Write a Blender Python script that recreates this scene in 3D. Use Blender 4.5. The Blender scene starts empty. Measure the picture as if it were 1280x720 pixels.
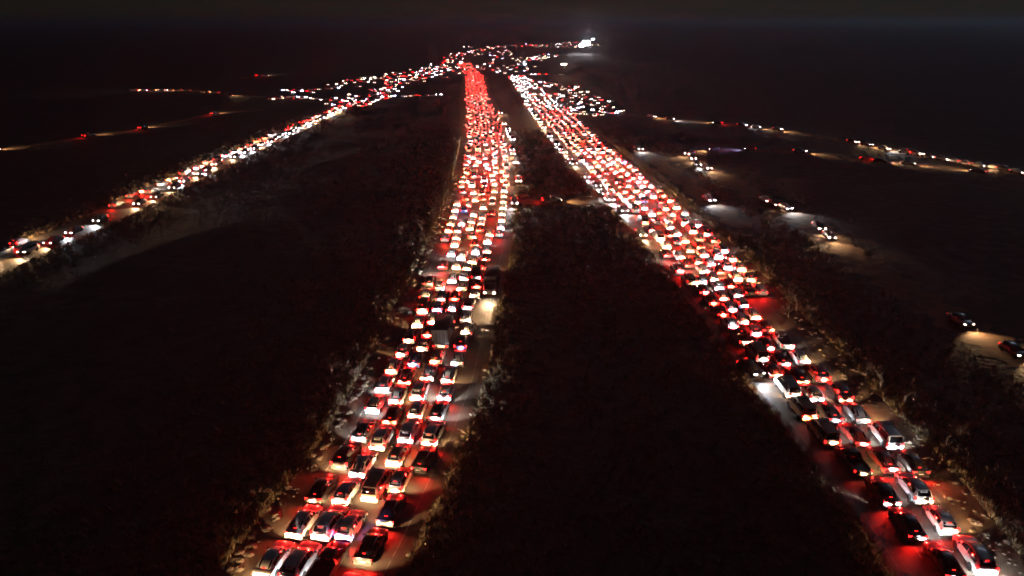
import bpy, math, random
from mathutils import Vector, Matrix, noise
import numpy as np
random.seed(7)
S = bpy.context.scene
COL = S.collection
R = math.radians

# ------------------------------------------------------------------ camera
F, H, PITCH = 914.0, 44.0, R(20.1)          # focal length in photo pixels, height in metres, tilt down
cd = bpy.data.cameras.new('camera'); cam = bpy.data.objects.new('camera', cd); COL.objects.link(cam)
cd.sensor_width = 36; cd.lens = 36 * F / 1280; cd.clip_start = .5; cd.clip_end = 30000
cam.location = (0, 0, H); cam.rotation_euler = (R(90) - PITCH, 0, 0)
S.camera = cam

# ------------------------------------------------------------------ night sky, moonlight, exposure
W = bpy.data.worlds.new('World'); S.world = W; W.use_nodes = True
wn = W.node_tree; bg = wn.nodes['Background']
sky = wn.nodes.new('ShaderNodeTexSky'); sky.sky_type = 'NISHITA'; sky.sun_disc = False
sky.sun_elevation = R(25); sky.sun_rotation = R(220); sky.ozone_density = 3; sky.dust_density = .3
wn.links.new(sky.outputs[0], bg.inputs[0]); bg.inputs[1].default_value = 0.0015
sd = bpy.data.lights.new('moon', 'SUN'); sd.energy = 0.075; sd.angle = R(12); sd.color = (.62, .78, 1)
so = bpy.data.objects.new('moon', sd); COL.objects.link(so); so.rotation_euler = (R(65), 0, R(140))
vs = S.view_settings; vs.view_transform = 'Standard'; vs.look = 'None'; vs.exposure = 0; vs.gamma = 1
S.render.filter_size = 2.0
cy = S.cycles
cy.use_light_tree = True; cy.use_denoising = True
cy.max_bounces = 1; cy.diffuse_bounces = 1; cy.glossy_bounces = 1; cy.transmission_bounces = 1; cy.volume_bounces = 0
cy.transparent_max_bounces = 4; cy.use_adaptive_sampling = True; cy.adaptive_threshold = .05; cy.adaptive_min_samples = 8
cy.sample_clamp_indirect = 2.0; cy.sample_clamp_direct = 0
cy.caustics_reflective = False; cy.caustics_refractive = False

HEAD_W, TAIL_W, DIM_W = 2400.0, 300.0, 45.0      # lamp powers

# ------------------------------------------------------------------ helpers
def ground(u, v, z=0.0):
    """photo pixel -> point on the ground plane"""
    x = (u - 640) / F; y = (360 - v) / F
    dy = math.cos(PITCH) + y * math.sin(PITCH); dz = -math.sin(PITCH) + y * math.cos(PITCH)
    t = (H - z) / -dz
    return Vector((x * t, dy * t, z))

def tag(o, label=None, cat=None, group=None, kind=None):
    if label: o['label'] = label
    if cat: o['category'] = cat
    if group: o['group'] = group
    if kind: o['kind'] = kind
    return o

def link(name, data, parent=None):
    o = bpy.data.objects.new(name, data); COL.objects.link(o)
    if parent is not None: o.parent = parent
    return o

def mesh(name, verts, faces, mats=(), mi=None, smooth=False):
    me = bpy.data.meshes.new(name); me.from_pydata([tuple(v) for v in verts], [], faces)
    for m in mats: me.materials.append(m)
    if mi is not None: me.polygons.foreach_set('material_index', mi)
    if smooth: me.polygons.foreach_set('use_smooth', [True] * len(me.polygons))
    me.update(); return me

def catmull(pts, n=12):
    P = [Vector(p) for p in pts]; P = [P[0] * 2 - P[1]] + P + [P[-1] * 2 - P[-2]]
    out = []
    for i in range(1, len(P) - 2):
        for k in range(n):
            t = k / n; a, b, c, d = P[i - 1:i + 3]
            out.append(.5 * ((2 * b) + (c - a) * t + (2 * a - 5 * b + 4 * c - d) * t * t + (3 * b - a - 3 * c + d) * t ** 3))
    out.append(P[-2]); return out

# ------------------------------------------------------------------ materials
def mat(name):
    m = bpy.data.materials.new(name); m.use_nodes = True
    nt = m.node_tree; return m, nt, nt.nodes['Principled BSDF']

def noise_mat(name, c1, c2, scale, rough=.9, bump=0., bscale=None, c3=None, s3=1., detail=3, bdist=.05):
    m, nt, b = mat(name); N, Lk = nt.nodes, nt.links
    tc = N.new('ShaderNodeNewGeometry')
    nz = N.new('ShaderNodeTexNoise'); nz.inputs['Scale'].default_value = scale; nz.inputs['Detail'].default_value = detail
    Lk.new(tc.outputs['Position'], nz.inputs['Vector'])
    rp = N.new('ShaderNodeValToRGB'); rp.color_ramp.elements[0].position = .35; rp.color_ramp.elements[1].position = .68
    rp.color_ramp.elements[0].color = (*c1, 1); rp.color_ramp.elements[1].color = (*c2, 1)
    Lk.new(nz.outputs[0], rp.inputs[0]); out = rp.outputs[0]
    if c3:
        n2 = N.new('ShaderNodeTexNoise'); n2.inputs['Scale'].default_value = s3; n2.inputs['Detail'].default_value = 2
        Lk.new(tc.outputs['Position'], n2.inputs['Vector'])
        r2 = N.new('ShaderNodeValToRGB'); r2.color_ramp.elements[0].position = .45; r2.color_ramp.elements[1].position = .62
        Lk.new(n2.outputs[0], r2.inputs[0])
        mx = N.new('ShaderNodeMix'); mx.data_type = 'RGBA'
        Lk.new(r2.outputs[0], mx.inputs[0]); Lk.new(out, mx.inputs[6]); mx.inputs[7].default_value = (*c3, 1)
        out = mx.outputs[2]
    Lk.new(out, b.inputs['Base Color']); b.inputs['Roughness'].default_value = rough
    if bump:
        n3 = N.new('ShaderNodeTexNoise'); n3.inputs['Scale'].default_value = bscale or scale * 3; n3.inputs['Detail'].default_value = 3
        Lk.new(tc.outputs['Position'], n3.inputs['Vector'])
        bp = N.new('ShaderNodeBump'); bp.inputs['Strength'].default_value = bump; bp.inputs['Distance'].default_value = bdist
        Lk.new(n3.outputs[0], bp.inputs['Height']); Lk.new(bp.outputs[0], b.inputs['Normal'])
    return m

def plain(name, c, rough=.5, metal=0., coat=0.):
    m, nt, b = mat(name); b.inputs['Base Color'].default_value = (*c, 1)
    b.inputs['Roughness'].default_value = rough; b.inputs['Metallic'].default_value = metal; b.inputs['Coat Weight'].default_value = coat
    return m

def lens(name, c, strength, sampled=False):
    m, nt, b = mat(name); b.inputs['Base Color'].default_value = (*c, 1); b.inputs['Roughness'].default_value = .2
    b.inputs['Emission Color'].default_value = (*c, 1); b.inputs['Emission Strength'].default_value = strength
    m.cycles.emission_sampling = 'FRONT' if sampled else 'NONE'
    return m

M = {}
M['field'] = noise_mat('dry_field_soil', (.040, .038, .034), (.105, .098, .085), .35, .95, .9, 1.2, (.055, .055, .042), .05, bdist=.3)
M['asphalt'] = noise_mat('worn_asphalt', (.055, .045, .038), (.095, .076, .060), .8, .62, .3, 25, (.14, .105, .072), .12)
M['shoulder'] = noise_mat('gravel_shoulder', (.13, .09, .055), (.23, .165, .105), .9, .95, .8, 5, (.11, .08, .05), .3)
M['dirt'] = noise_mat('dirt_track_soil', (.15, .085, .045), (.25, .15, .08), .5, .95, .8, 3)
M['line'] = noise_mat('worn_road_paint', (.07, .06, .05), (.34, .32, .28), 1.6, .7)
M['straw'] = noise_mat('dry_grass_blade', (.17, .13, .07), (.34, .27, .16), 1.2, .9)
M['twig'] = noise_mat('bare_twig_bark', (.14, .12, .095), (.28, .24, .19), 4, .9)
M['stone'] = noise_mat('roadside_stone', (.12, .095, .07), (.22, .18, .135), 2, .95)
M['glass'] = plain('tinted_car_glass', (.012, .013, .016), .06, 0, .6)
M['tyre'] = plain('tyre_rubber', (.018, .018, .018), .8)
M['rim'] = plain('alloy_rim', (.5, .5, .5), .35, .9)
M['trim'] = plain('black_plastic_trim', (.02, .02, .021), .55)
M['plate'] = plain('licence_plate_white', (.7, .7, .66), .4)
M['steel'] = plain('galvanised_steel', (.35, .35, .36), .5, .7)
M['tail_on'] = lens('brake_lamp_lit', (1, .0045, .004), 34)
M['tail_dim'] = lens('tail_lamp_dim', (1, .010, .008), 6)
M['third_on'] = lens('high_brake_lamp_lit', (1, .012, .01), 6); M['third_dim'] = plain('red_lens_unlit', (.25, .01, .01), .2)
M['head'] = lens('headlamp_warm', (1, .78, .54), 420)
M['head_white'] = lens('headlamp_white', (.86, .93, 1), 420)
M['head_blue'] = lens('headlamp_blue', (.30, .42, 1), 200)
M['cargo'] = noise_mat('dusty_cargo_panel', (.035, .035, .04), (.065, .065, .07), 1.5, .6)
# paint reads the object's own colour; dust speckles it
m, nt, b = mat('car_paint'); N, Lk = nt.nodes, nt.links
oi = N.new('ShaderNodeObjectInfo'); nz = N.new('ShaderNodeTexNoise'); nz.inputs['Scale'].default_value = 2.2; nz.inputs['Detail'].default_value = 5
tc = N.new('ShaderNodeNewGeometry'); Lk.new(tc.outputs['Position'], nz.inputs['Vector'])
mr = N.new('ShaderNodeMapRange'); mr.inputs[1].default_value = .42; mr.inputs[2].default_value = .75; mr.inputs[3].default_value = .02; mr.inputs[4].default_value = .3
Lk.new(nz.outputs[0], mr.inputs[0])
mx = N.new('ShaderNodeMix'); mx.data_type = 'RGBA'; Lk.new(mr.outputs[0], mx.inputs[0]); Lk.new(oi.outputs['Color'], mx.inputs[6]); mx.inputs[7].default_value = (.20, .155, .11, 1)
Lk.new(mx.outputs[2], b.inputs['Base Color']); b.inputs['Roughness'].default_value = .38; b.inputs['Coat Weight'].default_value = .5; b.inputs['Coat Roughness'].default_value = .12
M['paint'] = m
PAINT = {'white': (.72, .72, .70), 'silver': (.42, .43, .44), 'grey': (.16, .165, .17), 'black': (.018, .018, .02), 'maroon': (.22, .018, .014),
         'navy': (.02, .035, .10), 'beige': (.42, .35, .24), 'orange_lit': (.50, .20, .05)}  # orange puts the amber light on van rears into the body colour

# ------------------------------------------------------------------ roads (edges read off the photograph, laid on the ground plane)
LE = [((300, 490), 720), ((345, 520), 660), ((390, 546), 600), ((430, 574), 540), ((468, 599), 470), ((500, 614), 400), ((530, 627), 340),
      ((553, 637), 290), ((569, 640), 240), ((580, 638), 190), ((583, 626), 150), ((581, 612), 120), ((582, 604), 95)]
RE = [((1122, 1245), 720), ((1076, 1198), 650), ((1030, 1152), 590), ((974, 1088), 520), ((920, 1030), 450), ((866, 965), 380), ((812, 900), 310),
      ((757, 835), 250), ((700, 765), 190), ((662, 712), 140), ((642, 680), 110), ((630, 650), 90)]
def edges(T, back):
    a = [ground(l, v) for (l, r), v in T]; c = [ground(r, v) for (l, r), v in T]
    a.insert(0, a[0] + (a[0] - a[1]) * back); c.insert(0, c[0] + (c[0] - c[1]) * back)
    return catmull(a), catmull(c)
class Road:
    def __init__(s, l, r):
        s.l, s.r = l, r; s.c = [(a + b) * .5 for a, b in zip(l, r)]
        s.y = np.array([p.y for p in s.c]); s.lx = np.array([p.x for p in l]); s.rx = np.array([p.x for p in r]); s.ly = np.array([p.y for p in l])
    def at(s, Y, f):
        xl = np.interp(Y, s.y, s.lx); xr = np.interp(Y, s.y, s.rx); return Vector((xl + (xr - xl) * f, Y, 0))
    def head(s, Y, f=.5):
        d = s.at(Y + 4, f) - s.at(Y - 4, f); return math.atan2(-d.x, d.y)      # rotation about z taking +Y to the road's direction
    def frac(s, p):
        xl = np.interp(p.y, s.y, s.lx); xr = np.interp(p.y, s.y, s.rx); return (p.x - xl) / (xr - xl)
la, lb = edges(LE, 2.5)
for p, q in ((-60, 900), (-90, 1300), (-120, 1900), (-150, 2600)):
    la.append(Vector((p - 8, q, 0))); lb.append(Vector((p + 8, q, 0)))
ra, rb = edges(RE, 2.5)
for p, q in ((-2, 900), (4, 1300), (6, 1900), (6, 2600)):
    ra.append(Vector((p - 8, q, 0))); rb.append(Vector((p + 8, q, 0)))
ROAD_L, ROAD_R = Road(la, lb), Road(ra, rb)
SV = [(-99, 60), (-99, 136), (-97, 167), (-96.5, 238), (-91, 382), (-83, 558), (-76, 800), (-71, 1139), (-66, 1600), (-60, 2400)]
sc = catmull([(x, y, 0) for x, y in SV])
ROAD_S = Road([p + Vector((-4.6, 0, 0)) for p in sc], [p + Vector((4.6, 0, 0)) for p in sc])

def ribbon(name, L_, R_, z, material, f0=0., f1=1., pad=0., cols=1, pad2=None):
    v, f = [], []
    for a, c in zip(L_, R_):
        d = (c - a); n = d.normalized()
        p0 = a + d * f0 - n * pad; p1 = a + d * f1 + n * (pad if pad2 is None else pad2)
        for k in range(cols + 1):
            q = p0 + (p1 - p0) * (k / cols); v.append((q.x, q.y, z))
    w = cols + 1
    for i in range(len(L_) - 1):
        for k in range(cols): f.append((i * w + k, i * w + k + 1, (i + 1) * w + k + 1, (i + 1) * w + k))
    return mesh(name, v, f, [material])

# dirt tracks: pixel polylines
TRACKS_PX = [
    [(676, 101), (700, 108), (735, 125), (770, 140), (815, 147), (880, 153), (930, 158), (1000, 167), (1066, 179), (1132, 192), (1192, 203), (1256, 214), (1330, 226)],
    [(842, 202), (862, 194), (891, 188), (937, 188), (1000, 191), (1085, 201), (1135, 205), (1190, 210), (1256, 219)],
    [(862, 196), (872, 207), (890, 215), (930, 235), (967, 256), (1000, 272), (1030, 292), (1070, 322), (1130, 360), (1206, 408), (1290, 458)],
    [(690, 114), (705, 124), (725, 138), (742, 150)],
    [(165, 114), (203, 114), (240, 114), (287, 119), (345, 122), (400, 128), (445, 127)],
    [(-60, 196), (0, 188), (112, 171), (179, 161), (268, 143), (330, 137)],
    [(300, 98), (330, 95), (375, 92)],
    [(640, 252), (686, 253), (745, 252), (790, 254)],
    [(780, 180), (800, 189), (840, 215), (886, 252), (930, 285)],
    [(520, 83), (560, 77), (600, 66), (640, 60), (700, 57), (745, 54)],
]
TRACKS = [catmull([ground(*p) for p in t], 10) for t in TRACKS_PX]
def track_ribbon(pts, w, z, name):
    v, f = [], []
    for i, p in enumerate(pts):
        d = pts[min(i + 1, len(pts) - 1)] - pts[max(i - 1, 0)]; n = Vector((-d.y, d.x, 0)).normalized()
        ww = w * (1 + .35 * math.sin(i * 1.7))
        for s_ in (-1, 1): q = p + n * ww * s_; v.append((q.x, q.y, z))
    for i in range(len(pts) - 1): f.append((2 * i, 2 * i + 1, 2 * i + 3, 2 * i + 2))
    o = link(name, mesh(name, v, f, [M['dirt']])); tag(o, kind='structure'); return o

# distance field to every road / track (for relief and planting)
pts_all = np.array([(p.x, p.y, 9.) for r in (ROAD_L, ROAD_R) for p in r.c] + [(p.x, p.y, 6.) for p in ROAD_S.c] + [(p.x, p.y, 4.) for t in TRACKS for p in t])
def clearance(x, y):
    d = np.full(np.shape(x), 1e9)
    for px, py, w in pts_all: d = np.minimum(d, np.hypot(x - px, (y - py)) - w)
    return d
def road_gap(x, y):
    """signed distance outside the three carriageways and the tracks"""
    g = np.full(np.shape(x), 1e9)
    for r in (ROAD_L, ROAD_R, ROAD_S):
        xl = np.interp(y, r.y, r.lx); xr = np.interp(y, r.y, r.rx)
        g = np.minimum(g, np.maximum(xl - x, x - xr))
    return g
TP = np.array([(p.x, p.y) for t in TRACKS for a, b in zip(t[:-1], t[1:]) for p in (a, a.lerp(b, .5))])
def track_gap(x, y):
    d = np.full(np.shape(x), 1e9)
    for px, py in TP: d = np.minimum(d, np.hypot(x - px, y - py))
    return d

# ------------------------------------------------------------------ ground: one sheet, finer near the camera
def axis(lim, n, p=3.):
    t = np.linspace(-1, 1, n); return np.sign(t) * (np.abs(t) ** p) * lim
gx = np.unique(np.concatenate([np.arange(-150, 151, 2.5), np.sign(np.linspace(-1, 1, 60)) * (150 + np.abs(np.linspace(-1, 1, 60)) ** 3 * 9000)]))
gy = np.unique(np.concatenate([np.arange(20, 330, 2.5), 330 + np.linspace(0, 1, 70)[1:] ** 3 * 11000, -np.linspace(0, 1, 12) ** 2 * 600 + 17]))
X, Y = np.meshgrid(gx, gy)
gap = np.minimum(road_gap(X, Y), np.where((np.abs(X) < 420) & (Y < 900), track_gap(X, Y) - 4, 1e9))
rng = np.random.default_rng(3)
rel = np.zeros_like(X)
for k in range(10):
    a = rng.uniform(0, 6.28); w = rng.uniform(.05, .35); rel += np.sin((X * math.cos(a) + Y * math.sin(a)) * w + rng.uniform(0, 6.28)) * .22 / (1 + 4 * w)
rel = rel * np.clip((gap - 5) / 12, 0, 1) - .25 * np.clip((gap - 5) / 6, 0, 1)
rel[Y > 700] = 0
verts = np.stack([X, Y, rel - .03], -1).reshape(-1, 3); nx = len(gx)
fc = [(j * nx + i, j * nx + i + 1, (j + 1) * nx + i + 1, (j + 1) * nx + i) for j in range(len(gy) - 1) for i in range(nx - 1)]
tag(link('ground', mesh('ground', verts, fc, [M['field']], smooth=True)), kind='structure')
def zat(x, y):
    j = min(max(np.searchsorted(gy, y) - 1, 0), len(gy) - 2); i = min(max(np.searchsorted(gx, x) - 1, 0), nx - 2)
    a = (x - gx[i]) / (gx[i + 1] - gx[i]); c = (y - gy[j]) / (gy[j + 1] - gy[j])
    z = rel[j, i] * (1 - a) * (1 - c) + rel[j, i + 1] * a * (1 - c) + rel[j + 1, i] * (1 - a) * c + rel[j + 1, i + 1] * a * c
    return z - .03

for nm, r, pad, pad2 in (('left_highway', ROAD_L, 3.2, 2.0), ('right_highway', ROAD_R, 1.6, 4.6), ('service_road', ROAD_S, 1.2, 1.2)):
    sh = ribbon(nm + '_shoulder', r.l, r.r, .0, M['shoulder'], pad=pad, pad2=pad2)
    tag(link('gravel_shoulder', sh), kind='structure')
    ro = tag(link(nm, ribbon(nm, r.l, r.r, .012, M['asphalt'])), kind='structure')
    inset = .06
    for f0 in (inset, 1 - inset):                                      # worn edge lines
        link('edge_line', ribbon('edge_line', r.l, r.r, .017, M['line'], f0 - .005, f0 + .005), ro)
for i, t in enumerate(TRACKS): track_ribbon(t, 3.0 if i != 2 else 3.6, .004 + i * .0011, 'dirt_track')

# lane dashes: one shared strip of paint, copied along each lane boundary of the near road
dash = mesh('lane_dash', [(-.07, -1.5, 0), (.07, -1.5, 0), (.07, 1.5, 0), (-.07, 1.5, 0)], [(0, 1, 2, 3)], [M['line']])
for r, fr, y1 in ((ROAD_L, (.27, .5, .73), 150), (ROAD_R, (.36, .68), 130)):
    par = bpy.data.objects['left_highway' if r is ROAD_L else 'right_highway']
    for f_ in fr:
        y = 44.
        while y < y1:
            o = link('lane_dash', dash, par); o.location = r.at(y, f_) + Vector((0, 0, .018)); o.rotation_euler.z = r.head(y, f_); y += 9

# ------------------------------------------------------------------ vehicles
class MB:
    """collects faces; one mesh with material slots"""
    def __init__(s): s.v, s.f, s.m, s.mats = [], [], [], []
    def slot(s, m):
        if m not in s.mats: s.mats.append(m)
        return s.mats.index(m)
    def add(s, v, f, m):
        o = len(s.v); k = s.slot(m); s.v += [tuple(p) for p in v]; s.f += [tuple(i + o for i in q) for q in f]; s.m += [k] * len(f)
    def box(s, x0, x1, y0, y1, z0, z1, m, b=0.):
        v = [(x, y, z) for z in (z0, z1) for y in (y0, y1) for x in (x0, x1)]
        if b:                                                            # chamfered top and ends
            v = [(x0, y0 + b, z0), (x0, y1 - b, z0), (x0 + b, y1, z0), (x1 - b, y1, z0), (x1, y1 - b, z0), (x1, y0 + b, z0), (x1 - b, y0, z0), (x0 + b, y0, z0)]
            v = v + [(x, y, z1 - b) for x, y, z in v] + [(x + (b if x < (x0 + x1) / 2 else -b), y + (b if y < (y0 + y1) / 2 else -b), z1) for x, y, z in v]
            f = [(k, (k + 1) % 8, 8 + (k + 1) % 8, 8 + k)[::-1] for k in range(8)] + [(8 + k, 8 + (k + 1) % 8, 16 + (k + 1) % 8, 16 + k)[::-1] for k in range(8)]
            f += [tuple(range(16, 24))[::-1], tuple(range(8))]
            s.add(v, f, m); return
        s.add(v, [(0, 2, 3, 1), (4, 5, 7, 6), (0, 1, 5, 4), (2, 6, 7, 3), (0, 4, 6, 2), (1, 3, 7, 5)], m)
    def loft(s, rings, m, smooth=True):
        n = len(rings[0]); v = [p for r in rings for p in r]
        f = [(i * n + k, i * n + (k + 1) % n, (i + 1) * n + (k + 1) % n, (i + 1) * n + k) for i in range(len(rings) - 1) for k in range(n)]
        f += [tuple(range(n))[::-1], tuple(range((len(rings) - 1) * n, len(rings) * n))]
        s.add(v, f, m)
    def merge(s, o, dx=0, dy=0, dz=0):
        for fc_, k in zip(o.f, o.m): s.add([(o.v[i][0] + dx, o.v[i][1] + dy, o.v[i][2] + dz) for i in fc_], [tuple(range(len(fc_)))], o.mats[k])
    def build(s, name, smooth=True):
        me = mesh(name, s.v, s.f, s.mats, s.m)
        if smooth:
            me.polygons.foreach_set('use_smooth', [True] * len(me.polygons)); me.set_sharp_from_angle(angle=R(38))
        return me

def body_ring(y, zb, zt, w):
    h = zt - zb
    half = [(.84 * w, zb), (.97 * w, zb + .16 * h), (w, zb + .45 * h), (.985 * w, zb + .78 * h), (.93 * w, zt - .03), (.80 * w, zt), (.4 * w, zt + .012)]
    return [(x, y, z) for x, z in half] + [(-x, y, z) for x, z in half[::-1]]

# stations: body (y, z_bottom, z_top, half width); cabin (y, z_base, z_top, half width base, half width top)
SPEC = {
 'sedan': dict(L=4.5, w=.89, body=[(-2.25, .42, .74, .72), (-2.2, .30, .92, .83), (-2.05, .24, .98, .87), (-1.5, .22, 1.0, .89), (-.6, .2, .97, .89), (.5, .2, .95, .89), (1.05, .2, .93, .88), (1.65, .22, .84, .87), (2.05, .26, .74, .83), (2.2, .3, .64, .76), (2.25, .36, .56, .66)],
     cab=[(-1.82, .94, 1.0, .74, .60), (-1.4, .94, 1.22, .78, .60), (-1.0, .94, 1.39, .80, .57), (-.4, .94, 1.45, .81, .57), (.1, .93, 1.44, .81, .57), (.6, .91, 1.21, .79, .60), (1.12, .88, .93, .76, .64)],
     rw=(-1.76, -1.04), ws=(.18, 1.08), sw=(-1.3, .72), pil=-.22, tz=(.72, .86), tx=(.50, .82), hz=(.60, .74), wh=(-1.38, 1.36), wr=.32),
 'hatchback': dict(L=4.0, w=.86, body=[(-2.0, .40, .78, .74), (-1.96, .3, 1.0, .82), (-1.85, .24, 1.04, .85), (-1.3, .22, 1.02, .86), (-.5, .2, .98, .86), (.5, .2, .96, .86), (.95, .2, .95, .85), (1.45, .22, .87, .84), (1.82, .26, .76, .80), (1.96, .3, .66, .72), (2.0, .36, .58, .64)],
     cab=[(-1.93, .98, 1.03, .74, .66), (-1.78, .98, 1.28, .77, .62), (-1.55, .98, 1.47, .78, .57), (-.8, .96, 1.53, .79, .57), (-.1, .95, 1.51, .79, .57), (.45, .93, 1.28, .77, .60), (1.05, .9, .96, .74, .63)],
     rw=(-1.90, -1.60), ws=(-.02, 1.0), sw=(-1.45, .6), pil=-.35, tz=(.80, 1.02), tx=(.62, .83), hz=(.64, .78), wh=(-1.22, 1.25), wr=.31),
 'suv': dict(L=4.65, w=.93, body=[(-2.32, .46, .86, .80), (-2.28, .36, 1.08, .88), (-2.15, .3, 1.12, .92), (-1.5, .28, 1.1, .93), (-.5, .26, 1.08, .93), (.6, .26, 1.07, .93), (1.15, .26, 1.06, .92), (1.75, .28, .99, .91), (2.12, .32, .88, .87), (2.28, .38, .76, .80), (2.32, .44, .66, .72)],
     cab=[(-2.22, 1.06, 1.12, .80, .72), (-2.05, 1.06, 1.42, .84, .68), (-1.85, 1.06, 1.62, .85, .64), (-1.0, 1.06, 1.70, .86, .64), (0., 1.04, 1.68, .86, .64), (.55, 1.02, 1.40, .84, .66), (1.18, 1.0, 1.06, .80, .70)],
     rw=(-2.20, -1.90), ws=(.06, 1.14), sw=(-1.75, .7), pil=-.4, tz=(.82, 1.08), tx=(.68, .90), hz=(.74, .90), wh=(-1.4, 1.42), wr=.37),
 'van': dict(L=4.9, w=.92, body=[(-2.45, .44, .90, .84), (-2.43, .34, 1.12, .90), (-2.3, .28, 1.14, .92), (-1.5, .26, 1.14, .92), (-.3, .26, 1.12, .92), (.9, .26, 1.1, .92), (1.6, .26, 1.08, .91), (2.05, .28, .98, .89), (2.32, .32, .84, .84), (2.42, .38, .7, .78), (2.45, .44, .62, .72)],
     cab=[(-2.42, 1.08, 1.14, .84, .80), (-2.36, 1.08, 1.60, .88, .76), (-2.26, 1.08, 1.90, .89, .74), (-1.2, 1.08, 1.98, .89, .74), (.6, 1.06, 1.96, .89, .74), (1.2, 1.05, 1.62, .87, .74), (1.85, 1.02, 1.08, .84, .76)],
     rw=(-2.415, -2.29), ws=(.68, 1.8), sw=(-2.1, 1.3), pil=-.3, tz=(.72, 1.08), tx=(.74, .90), hz=(.68, .84), wh=(-1.5, 1.5), wr=.34),
 'pickup': dict(L=5.2, w=.92, body=[(-2.6, .46, .72, .86), (-2.56, .4, .78, .90), (-2.3, .34, .80, .92), (-1.0, .32, .80, .92), (-.52, .3, .80, .92), (-.48, .3, 1.06, .92), (.6, .3, 1.08, .92), (1.3, .3, 1.07, .92), (1.9, .32, 1.0, .91), (2.35, .36, .9, .87), (2.54, .42, .78, .8), (2.6, .48, .68, .72)],
     cab=[(-.5, 1.04, 1.10, .80, .68), (-.42, 1.04, 1.55, .84, .66), (-.28, 1.04, 1.70, .85, .63), (.1, 1.04, 1.75, .85, .63), (.55, 1.03, 1.73, .85, .63), (.98, 1.02, 1.42, .83, .66), (1.5, 1.0, 1.07, .79, .70)],
     rw=(-.48, -.32), ws=(.6, 1.46), sw=(-.25, 1.05), pil=.35, tz=(.78, 1.04), tx=(.80, .93), hz=(.74, .90), wh=(-1.55, 1.62), wr=.39),
}
def interp_cab(cab, y):
    ys = [c[0] for c in cab]; return [np.interp(y, ys, [c[k] for c in cab]) for k in (1, 2, 3, 4)]

def glass_top(cab, y0, y1, s=.86, n=4):
    v, f = [], []
    for i in range(n + 1):
        y = y0 + (y1 - y0) * i / n; zb, zt, wb, wt = interp_cab(cab, y)
        e = .004; z2 = interp_cab(cab, y + e)[1]; z1 = interp_cab(cab, y - e)[1]; nn = Vector((0, -(z2 - z1), 2 * e)).normalized() * .012
        for k in (-1, -.5, 0, .5, 1): v.append((k * wt * s, y + nn.y, zt + nn.z))
    for i in range(n):
        for k in range(4): a = i * 5 + k; f.append((a, a + 1, a + 6, a + 5))
    return v, f
def glass_side(cab, y0, y1, sx, k0=.14, k1=.86, n=4):
    v, f = [], []
    for i in range(n + 1):
        y = y0 + (y1 - y0) * i / n; zb, zt, wb, wt = interp_cab(cab, y)
        for k in (k0, k1): v.append((sx * (wb + (wt - wb) * k + .012), y, zb + (zt - zb) * k))
    for i in range(n):
        a = 2 * i; q = (a, a + 2, a + 3, a + 1); f.append(q if sx > 0 else q[::-1])
    return v, f
def wheel_mesh(r, w, cx, mb, mt, mrim=None, n=14):
    prof = [(-w / 2, r * .62), (-w / 2, r * .93), (-w * .36, r), (w * .36, r), (w / 2, r * .93), (w / 2, r * .62)]
    v = [(cx + a, math.cos(t) * b, math.sin(t) * b) for t in [2 * math.pi * k / n for k in range(n)] for a, b in prof]; q = len(prof)
    mb.add(v, [(k * q + j, k * q + j + 1, ((k + 1) % n) * q + j + 1, ((k + 1) % n) * q + j) for k in range(n) for j in range(q - 1)], mt)
def rim_mesh(r, w, mb, m):
    n = 10
    for sx in (-1, 1):
        x = sx * w * .42; v = [(x, 0, 0)]
        for k in range(n):
            t = 2 * math.pi * k / n; v.append((x, math.cos(t) * r * .62, math.sin(t) * r * .62)); t += math.pi / n; v.append((x - sx * .03, math.cos(t) * r * .60, math.sin(t) * r * .60))
        mb.add(v, [(0, 1 + k, 1 + (k + 1) % (2 * n)) if sx > 0 else (0, 1 + (k + 1) % (2 * n), 1 + k) for k in range(2 * n)], m)

def rear_y(sp, z):
    """y of the body's rear skin at height z"""
    best = sp['body'][0][0]
    for y, zb, zt, w in sp['body'][:4]:
        if zb <= z <= zt: return y
    return sp['body'][1][0]

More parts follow.
